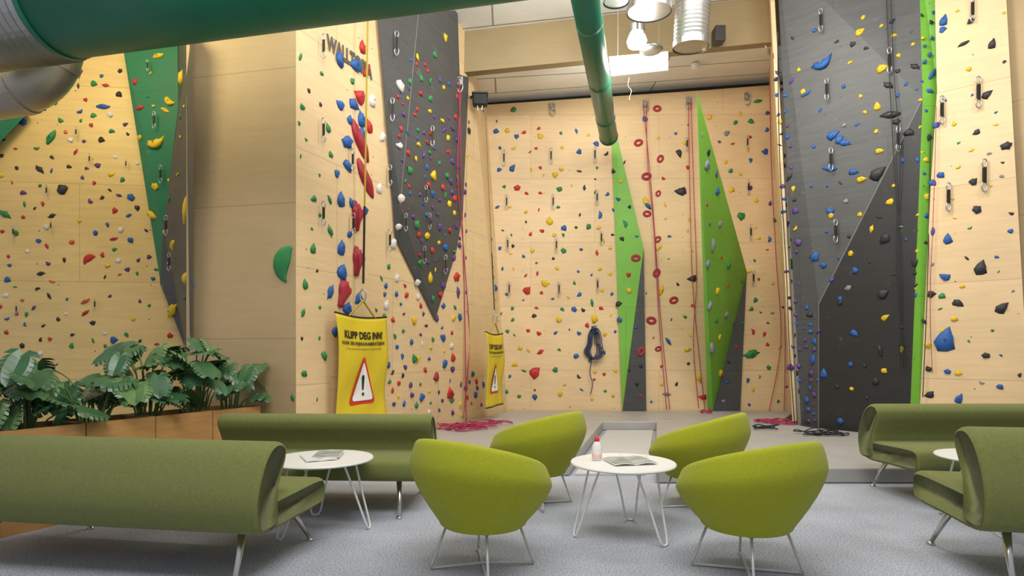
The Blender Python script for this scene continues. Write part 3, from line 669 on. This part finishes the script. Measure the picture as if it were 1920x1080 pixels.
for (ex,ey,d,r,lab) in [(1295,88,7.6,.215,'ribbed galvanised steel duct with open end'),(1217,22,7.3,.26,'short wide ribbed galvanised steel duct beside lamp'),(1155,4,7.1,.14,'thin ribbed galvanised steel duct')]:
    c=W(ex,ey,d); e=empty('steel_duct',c,label=lab,cat='duct',group='galvanised ducts')
    up=Vector((.02,-.12,1.3))
    mobj('duct_tube',ribtube(Vector((0,0,0)),up,r,.008,.05,40),M['alu'],parent=e,smooth=False)
    mobj('duct_collar',tube([Vector((0,0,-.01)),up*.05],r+.014,40,cap=False),M['alu'],parent=e,smooth=False)
lp=W(1194,82,8.0)
e=empty('high_bay_lamp',lp,label='bright round high bay lamp hanging below ceiling beam',cat='lamp')
mobj('lamp_glass',lathe([(.06,-.05),(.115,-.03),(.135,.03),(.115,.09),(.08,.12)],28),M['lampglow'],parent=e,smooth=True)
mobj('lamp_housing',lathe([(.08,.12),(.11,.14),(.11,.24),(.04,.28)],24),M['alu'],parent=e,smooth=False)
mobj('lamp_mirror',lathe([(.05,.0),(.14,.01),(.16,.03),(.14,.05),(.05,.06)],28,(.22,.1,-.06)),M['alu'],parent=e,smooth=True)
mobj('cable',tube([(0,0,.26),(0,0,1.1)],.012,6),M['black'],parent=e)
e=empty('light_panel',W(1197,121,8.6),label='flat rectangular white lit ceiling light panel',cat='lamp')
V=[W(1142,112,8.4),W(1253,102,8.4),W(1253,132,8.9),W(1146,143,8.9)]; o=e.location
V=[v-o for v in V]; V+= [v+Vector((0,.01,.05)) for v in V]
mobj('panel_diffuser',(V,[(3,2,1,0),(4,5,6,7),(0,1,5,4),(1,2,6,5),(2,3,7,6),(3,0,4,7)]),M['panelglow'],parent=e)
mobj('suspension_cable',tube([(-.3,0,.05),(-.3,0,.9)],.006,5),M['steel'],parent=e)
mobj('suspension_cable',tube([(.3,0,.05),(.3,0,.9)],.006,5),M['steel'],parent=e)
e=empty('hanging_cable',W(1180,145,8.7),label='thin white cable dangling below light panel',cat='cable')
mobj('cord',tube(smoothpts([(0,0,0),(-.02,0,-.12),(.03,0,-.2),(.0,0,-.3),(.01,0,-.33)],5),.004,5),M['white'],parent=e)
e=empty('smoke_detector',W(1303,124,10.3),label='small white round smoke detector on ceiling',cat='detector')
mobj('detector_body',lathe([(.02,-.05),(.06,-.04),(.07,0),(.07,.03)],20),M['white'],parent=e)
mobj('detector_bracket',tube([(0,0,.03),(0,0,.25)],.03,8),M['steel'],parent=e)
e=empty('junction_box',W(1348,66,9.2),label='small grey junction box on beige beam',cat='junction box')
ob=mobj('casing',box(-.08,.08,-.08,.1,-.12,.12),M['bolt'],parent=e); bevel(ob,.01)

# ------------------------------------------------------------ furniture
def extrude_profile(prof,L,inset=.03):
    n=len(prof); P=[Vector((a,b)) for a,b in prof]
    area=sum(P[i].x*P[(i+1)%n].y-P[(i+1)%n].x*P[i].y for i in range(n)); sg=1 if area>0 else -1
    N=[]
    for i in range(n):
        t=(P[(i+1)%n]-P[i-1]).normalized(); N.append(Vector((t.y,-t.x))*sg)
    secs=[(-L/2,inset),(-L/2+.006,inset*.5),(-L/2+.018,inset*.15),(-L/2+.035,0)]+[(-L/2+.035+(L-.07)*i/8,0) for i in range(1,8)]+[(L/2-.035,0),(L/2-.018,inset*.15),(L/2-.006,inset*.5),(L/2,inset)]
    V=[]
    for x,o in secs:
        for p,nn in zip(P,N):
            q=p-nn*o; V.append((x,q.x,q.y))
    Fa=[]
    for i in range(len(secs)-1):
        for k in range(n):
            k2=(k+1)%n; Fa.append((i*n+k,(i+1)*n+k,(i+1)*n+k2,i*n+k2) if sg>0 else (i*n+k,i*n+k2,(i+1)*n+k2,(i+1)*n+k))
    m=len(secs)
    Fa.append(tuple(range(n))); Fa.append(tuple((m-1)*n+k for k in range(n-1,-1,-1)))
    return V,Fa
def prof2(pts,k=5): return [(p.x,p.y) for p in smoothpts([Vector((a,b,0)) for a,b in pts],k,True)]
back_prof=prof2([(.02,.28),(-.03,.37),(-.035,.48),(.005,.60),(.07,.70),(.15,.75),(.23,.745),(.275,.70),(.27,.64),(.235,.575),(.20,.50),(.19,.42),(.18,.30)])
seat_prof=prof2([(.06,.27),(.08,.40),(.16,.435),(.40,.445),(.64,.45),(.735,.435),(.765,.38),(.755,.30),(.69,.27),(.40,.265)])
def sofa(L,loc,rz,label,zs=1):
    e=empty('sofa',loc,rz,label=label,cat='sofa',group='olive green lounge sofas')
    e.scale=(1,1,zs)
    mobj('backrest',extrude_profile(back_prof,L,.022),M['sofa'],parent=e,smooth=True)
    mobj('seat',extrude_profile(seat_prof,L-.02,.022),M['sofa'],parent=e,smooth=True)
    for sx in (-1,1):
        for (ya,yb) in ((.14,-.02),(.60,.80)):
            x=sx*(L/2-.16)
            g=join(tube([(x-sx*.03,ya,.29),(x,(ya+yb)/2,.15),(x+sx*.02,yb,.012)],[.024,.017,.012],12),lathe([(.024,0),(.024,.012),(.012,.02)],14,(x+sx*.02,yb,0)))
            mobj('leg',g,M['chrome'],parent=e,smooth=True)
    return e
sofa(1.95,(-2.296,3.255,0),math.radians(-9),'olive green fabric sofa with curled back, seen from behind')
sofa(1.86,(-1.60,5.27,0),math.radians(180-3),'olive green fabric sofa in front of yellow banner wall',.96)
sofa(1.95,(4.22,5.50,0),math.radians(180+1),'olive green fabric sofa before the landing mat',1.05)
sofa(1.95,(3.42,2.90,0),math.radians(-10),'olive green fabric sofa with curled back beside small table',1.12)

# tub chair (faces +y, back at -y)
def hz(a):
    c=(1+math.cos(a))/2
    return .49+.295*(c**.72)
def Rm(a): return .435-.045*((1-math.cos(a))/2)**2
def Rr(a): return Rm(a)-.022
def rad(a,t):
    u=min(t/.74,1); r=.262+(Rm(a)-.262)*(.45*u+.55*math.sin(u*math.pi/2))
    if t>.74: r-=.022*((t-.74)/.26)**1.8
    return r
def ringp(r,z,a): return Vector((math.sin(a)*r,-math.cos(a)*r*.95,z))
def tub():
    nt=72; V=[Vector((0,0,.256))]
    def addrow(fn):
        o=len(V)
        for k in range(nt): V.append(fn(2*math.pi*k/nt))
        return o
    R0=[addrow(lambda a:ringp(.14,.254,a)),addrow(lambda a:ringp(.215,.254,a)),addrow(lambda a:ringp(.245,.258,a)),addrow(lambda a:ringp(.257,.268,a))]
    for t in (0,.08,.16,.27,.4,.52,.64,.74,.82,.9,.96,1.0):
        R0.append(addrow(lambda a:ringp(rad(a,t),.282+(hz(a)-.045-.282)*t,a)))
    for k,(dr_,dz_) in enumerate([(.006,-.026),(.015,-.011),(.028,-.002),(.042,-.001),(.056,-.012),(.064,-.034)]):
        R0.append(addrow(lambda a:ringp(Rr(a)-dr_,hz(a)+dz_,a)))
    for t in (.92,.8,.6,.4,.2,.06,0):
        zs=.43
        R0.append(addrow(lambda a:ringp(.27+(Rr(a)-.068-.27)*(t**.7),zs+max(.0,(hz(a)-.034-zs))*t,a)))
    R0.append(addrow(lambda a:ringp(.21,.438,a))); R0.append(addrow(lambda a:ringp(.12,.45,a)))
    V.append(Vector((0,0,.452))); last=len(V)-1
    Fa=[]
    for k in range(nt): Fa.append((0,R0[0]+(k+1)%nt,R0[0]+k))
    for a,b in zip(R0[:-1],R0[1:]):
        for k in range(nt): k2=(k+1)%nt; Fa.append((a+k,a+k2,b+k2,b+k))
    for k in range(nt): Fa.append((R0[-1]+k,R0[-1]+(k+1)%nt,last))
    return V,Fa
ch=empty('armchair',(0,0,0))
mobj('upholstered_shell',tub(),M['lime'],parent=ch,smooth=True)
feet=[(-.215,-.215),(.215,-.215),(.215,.215),(-.215,.215)]
mobj('seat_base_plate',box(-.15,.15,-.15,.15,.243,.256),M['wire'],parent=ch)
for fx,fy in feet:
    mobj('leg',tube([(fx*.70,fy*.70,.250),(fx*.97,fy*.97,.03),(fx*.985,fy*.985,.010)],.008,8),M['wire'],parent=ch,smooth=True)
mobj('floor_cross_wire',tube([(feet[0][0],feet[0][1],.009),(0,0,.026),(feet[2][0],feet[2][1],.009)],.008,8),M['wire'],parent=ch,smooth=True)
mobj('floor_cross_wire',tube([(feet[1][0],feet[1][1],.009),(0,0,.010),(feet[3][0],feet[3][1],.009)],.008,8),M['wire'],parent=ch,smooth=True)
specs=[((-.17,3.43,0),(.58,.78),'lime green tub armchair with wire legs, back turned'),((.20,4.88,0),(-.8,.6),'lime green tub armchair standing behind the round table'),((1.50,4.78,0),(-.8,.6),'lime green tub armchair partly hidden behind another'),((1.35,3.38,0),(-.5,.85),'lime green tub armchair with wire legs beside round table')]
for i,(loc,dr_,lab) in enumerate(specs):
    c=ch if i==0 else clone(ch)
    c.location=loc; c.rotation_euler=(0,0,math.atan2(dr_[1],dr_[0])-math.pi/2)
    finish(c,label=lab,cat='armchair',group='lime tub armchairs')

# tables
tb=empty('side_table',(0,0,0))
mobj('table_top',lathe([(.0001,.478),(.33,.478),(.355,.484),(.36,.492),(.355,.50),(.0001,.501)],64),M['white'],parent=tb,smooth=False)
for a in (90,210,330):
    a=math.radians(a); c=Vector((math.cos(a),math.sin(a),0)); t=Vector((-c.y,c.x,0))
    P=[c*.20+t*.11+Vector((0,0,.478)),c*.27+t*.065+Vector((0,0,.25)),c*.335+t*.035+Vector((0,0,.04)),c*.345+Vector((0,0,.008)),c*.335-t*.035+Vector((0,0,.04)),c*.27-t*.065+Vector((0,0,.25)),c*.20-t*.11+Vector((0,0,.478))]
    mobj('hairpin_leg',tube(smoothpts(P,5),.0075,8),M['whitewire'],parent=tb,smooth=True)
t1=(-1.36,4.20,0);t2=(.765,4.05,0);t3=(3.50,4.26,0)
for i,(loc,rz,lab) in enumerate([(t1,.45,'round white side table with hairpin legs and magazines'),(t2,-.35,'round white side table with hairpin legs and bottle'),(t3,.5,'round white side table mostly hidden behind sofa')]):
    c=tb if i==0 else clone(tb)
    c.location=loc; c.rotation_euler=(0,0,rz); finish(c,label=lab,cat='table',group='round white side tables')
e=empty('plastic_bottle',(.765-.17,4.05+.06,.503),label='small plastic bottle with red cap standing on table',cat='bottle')
mobj('bottle_body',lathe([(.03,0),(.034,.006),(.034,.05),(.034,.10),(.018,.125),(.014,.13)],24),M['plasticwhite'],parent=e,smooth=True)
mobj('bottle_label',lathe([(.0345,.012),(.0352,.015),(.0352,.040),(.0345,.043)],24),M['liquid'],parent=e,smooth=True)
mobj('bottle_cap',lathe([(.016,.128),(.017,.13),(.016,.15),(.008,.156),(.007,.175)],20),M['redcap'],parent=e,smooth=True)
def magazine(loc,rz,w,h,label,cov='paper',open_=False):
    e=empty('magazine',loc,rz,label=label,cat='magazine',group='magazines on the tables')
    def sheet(z,x0,x1,th,lift):
        n=8;V=[];
        for i in range(n+1):
            x=x0+(x1-x0)*i/n; zz=z+lift*math.sin(math.pi*min(1,abs(x)/(w if open_ else w*.5+.001))*.9)
            V+=[(x,-h/2,zz),(x,h/2,zz),(x,-h/2,zz+th),(x,h/2,zz+th)]
        Fa=[]
        for i in range(n):
            a=i*4;b=a+4; Fa+=[(a,a+1,b+1,b),(a+2,b+2,b+3,a+3),(a,b,b+2,a+2),(a+1,a+3,b+3,b+1)]
        Fa+=[(0,2,3,1),(n*4,n*4+1,n*4+3,n*4+2)]
        return V,Fa
    x0,x1=(-w,w) if open_ else (-w/2,w/2)
    mobj('pages',sheet(.0,x0,x1,.007,.012 if open_ else .004),M['paper2'],parent=e)
    mobj('cover',sheet(.0075,x0+.003,x1-.003,.001,.012 if open_ else .004),M[cov],parent=e)
    return e
magazine((.765+.04,4.02,.503),.2,.15,.24,'open glossy magazine lying on white table','paper',True)
magazine((.765+.10,4.22,.503),-.3,.2,.12,'folded leaflet on white table','paper2')
magazine((t1[0]-.02,t1[1]-.02,.503),.5,.21,.28,'white covered magazine on white table','paper2')
magazine((t1[0]+.03,t1[1]+.05,.5125),.15,.19,.27,'dark covered glossy magazine stacked on another','paper')

# planters + monstera
pa=Vector((-3.45,3.95,0)); pb=Vector((-2.52,5.88,0)); pd=(pb-pa).normalized(); pn=Vector((-pd.y,pd.x,0))
Ltot=(pb-pa).length; nb=4; bl_=Ltot/nb
def leafgeo():
    V=[];Fa=[]
    def wd(x): return .54*math.sin(math.pi*min(1,(x+.28)/1.34)**.85)**.5 if x<1.04 else .05
    xs=[-.05,.12,.28,.44,.60,.76,.92]
    def add(p): V.append(Vector(p)); return len(V)-1
    mid=[add((x,0,-.03)) for x in xs]; tip=add((1.08,0,0))
    for sd in (-1,1):
        inn=[add((x+.03,sd*wd(x)*.55,.03)) for x in xs]
        for i in range(len(xs)-1):
            q=(mid[i],mid[i+1],inn[i+1],inn[i]); Fa.append(q if sd>0 else q[::-1])
            a=inn[i];b=inn[i+1]
            x0=xs[i]+.03;x1=xs[i+1]+.03
            w0=wd(xs[i]);w1=wd(xs[i+1])
            m0=add((x0+.045,sd*w0*.80,.0)); m1=add((x1+.012,sd*w1*.80,.0))
            e0=add((x0+.08,sd*w0*.98,-.05)); e1=add((x1+.025,sd*w1*.98,-.05))
            for q in ((a,b,m1,m0),(m0,m1,e1,e0)): Fa.append(q if sd>0 else q[::-1])
        q=(mid[-1],tip,inn[-1]); Fa.append(q if sd>0 else q[::-1])
        h0=add((-.24,sd*.12,.01)); h1=add((-.22,sd*.34,-.03)); h2=add((-.04,sd*.5,-.04))
        for q in ((mid[0],inn[0],h1,h0),(inn[0],h2,h1)): Fa.append(q if sd>0 else q[::-1])
    return V,Fa
LV,LF=leafgeo()
def plant(c,seed,n,spread,hmax):
    random.seed(seed)
    e=empty('monstera_plant',c,label='lush monstera plant with split leaves in plywood planter',cat='plant',group='monstera plants in the planters')
    parts=[[],[]];st=[]
    for i in range(n):
        a=random.uniform(0,2*math.pi); rr=spread*math.sqrt(random.uniform(.05,1))
        zz=random.uniform(.16,hmax)*(1-.25*rr/spread)+.05
        off=pd*math.cos(a)*rr*1.25+pn*math.sin(a)*rr*.85
        p=Vector((off.x,off.y,zz))
        base=Vector((off.x*.2,off.y*.2,-.08))
        mid=base.lerp(p,.55)+Vector((-off.x*.2,-off.y*.2,zz*.22))
        st.append(tube(smoothpts([base,mid,p],4),[.008]*4+[.006]*5,5))
        s=random.uniform(.15,.25)
        yaw=math.atan2(off.y,off.x)+random.uniform(-.7,.7)
        if random.random()<.45: yaw=random.uniform(-2.4,-.7)
        R=Matrix.Rotation(yaw,4,'Z')@Matrix.Rotation(random.uniform(.0,1.0),4,'Y')@Matrix.Rotation(random.uniform(-.5,.5),4,'X')
        mw=Matrix.Translation(p)@R@Matrix.Scale(s,4)
        cv=random.uniform(.1,.4)
        V=[mw@Vector((v.x,v.y,v.z-cv*.5*v.x*v.x-cv*.6*v.y*v.y)) for v in LV]
        parts[0 if random.random()<.62 else 1].append((V,LF))
    mobj('leaves',join(*parts[0]),M['leaf'],parent=e,smooth=False)
    if parts[1]: mobj('young_leaves',join(*parts[1]),M['leaf2'],parent=e,smooth=False)
    mobj('stems',join(*st),M['stem'],parent=e,smooth=True)
for i in range(-1,nb):
    c=pa+pd*(bl_*(i+.5))+pn*.22
    e=empty('planter_box',(c.x,c.y,0),math.atan2(pd.y,pd.x),label='orange brown plywood planter box holding monstera',cat='planter',group='plywood planter boxes')
    w=bl_/2-.004
    wall=join(box(-w,w,-.22,-.20,.0,.72),box(-w,w,.20,.22,0,.72),box(-w,-w+.02,-.20,.20,0,.72),box(w-.02,w,-.20,.20,0,.72),box(-w+.02,w-.02,-.2,.2,.0,.02))
    mobj('box_body',wall,M['planter'],parent=e,uv=True)
    mobj('soil',box(-w+.02,w-.02,-.2,.2,.5,.66),M['soil'],parent=e)
for i,(t,n,hm) in enumerate([(-.30,20,.62),(.25,21,.62),(.70,18,.56),(1.15,25,.76),(1.6,22,.74),(1.96,14,.60)]):
    c=pa+pd*t+pn*.22; plant((c.x,c.y,.66),30+i,n,.32,hm)
random.seed(3)

# ------------------------------------------------------------ lights
def area(name,loc,target,size,power,col):
    l=bpy.data.lights.new(name,'AREA'); l.energy=power; l.color=col; l.shape='RECTANGLE'; l.size=size[0]; l.size_y=size[1]
    ob=bpy.data.objects.new(name,l); COL.objects.link(ob); ob.location=loc
    ob.rotation_euler=(Vector(target)-Vector(loc)).to_track_quat('-Z','Y').to_euler(); return ob
area('ceiling_light_climb',(1.6,6.2,6.1),(2.2,10.6,1.2),(3.2,1.0),225,(1,.96,.87))
area('ceiling_light_left',(-1.2,4.6,5.9),(-1.6,8,2.0),(1.5,1.0),60,(1,.94,.82))
area('ceiling_light_lounge',(0,1.5,5.6),(0,4.0,0),(4,2),250,(1,.98,.94))
area('ceiling_light_yellow',(-4.6,5.4,5.2),(-4.6,7.3,2.2),(2,.6),75,(1,.85,.42))
area('ceiling_light_right',(4.6,4.6,5.9),(5.2,8,2.5),(2,1.2),78,(1,.95,.86))
def point(name,loc,e_,r=.15):
    pl=bpy.data.lights.new(name,'POINT'); pl.energy=e_; pl.color=(1,.96,.90); pl.shadow_soft_size=r
    po=bpy.data.objects.new(name,pl); COL.objects.link(po); po.location=loc
point('lamp_light',lp+Vector((0,.1,-.35)),42)
point('rear_ceiling_fill',(1.6,9.95,5.25),30,.25)  # added fill behind the beam to brighten the rear ceiling, no fixture
w=bpy.data.worlds.new('World'); scene.world=w; w.use_nodes=True
bg=w.node_tree.nodes['Background']; bg.inputs['Color'].default_value=(.88,.92,1,1); bg.inputs['Strength'].default_value=.48

cam=bpy.data.cameras.new('camera'); co=bpy.data.objects.new('camera',cam); COL.objects.link(co)
co.location=CAM; co.rotation_euler=(math.pi/2,0,0)
cam.sensor_width=36; cam.lens=F/1920*36; cam.shift_y=(HY-540)/1920; cam.clip_end=100
scene.camera=co
scene.view_settings.view_transform='Standard'
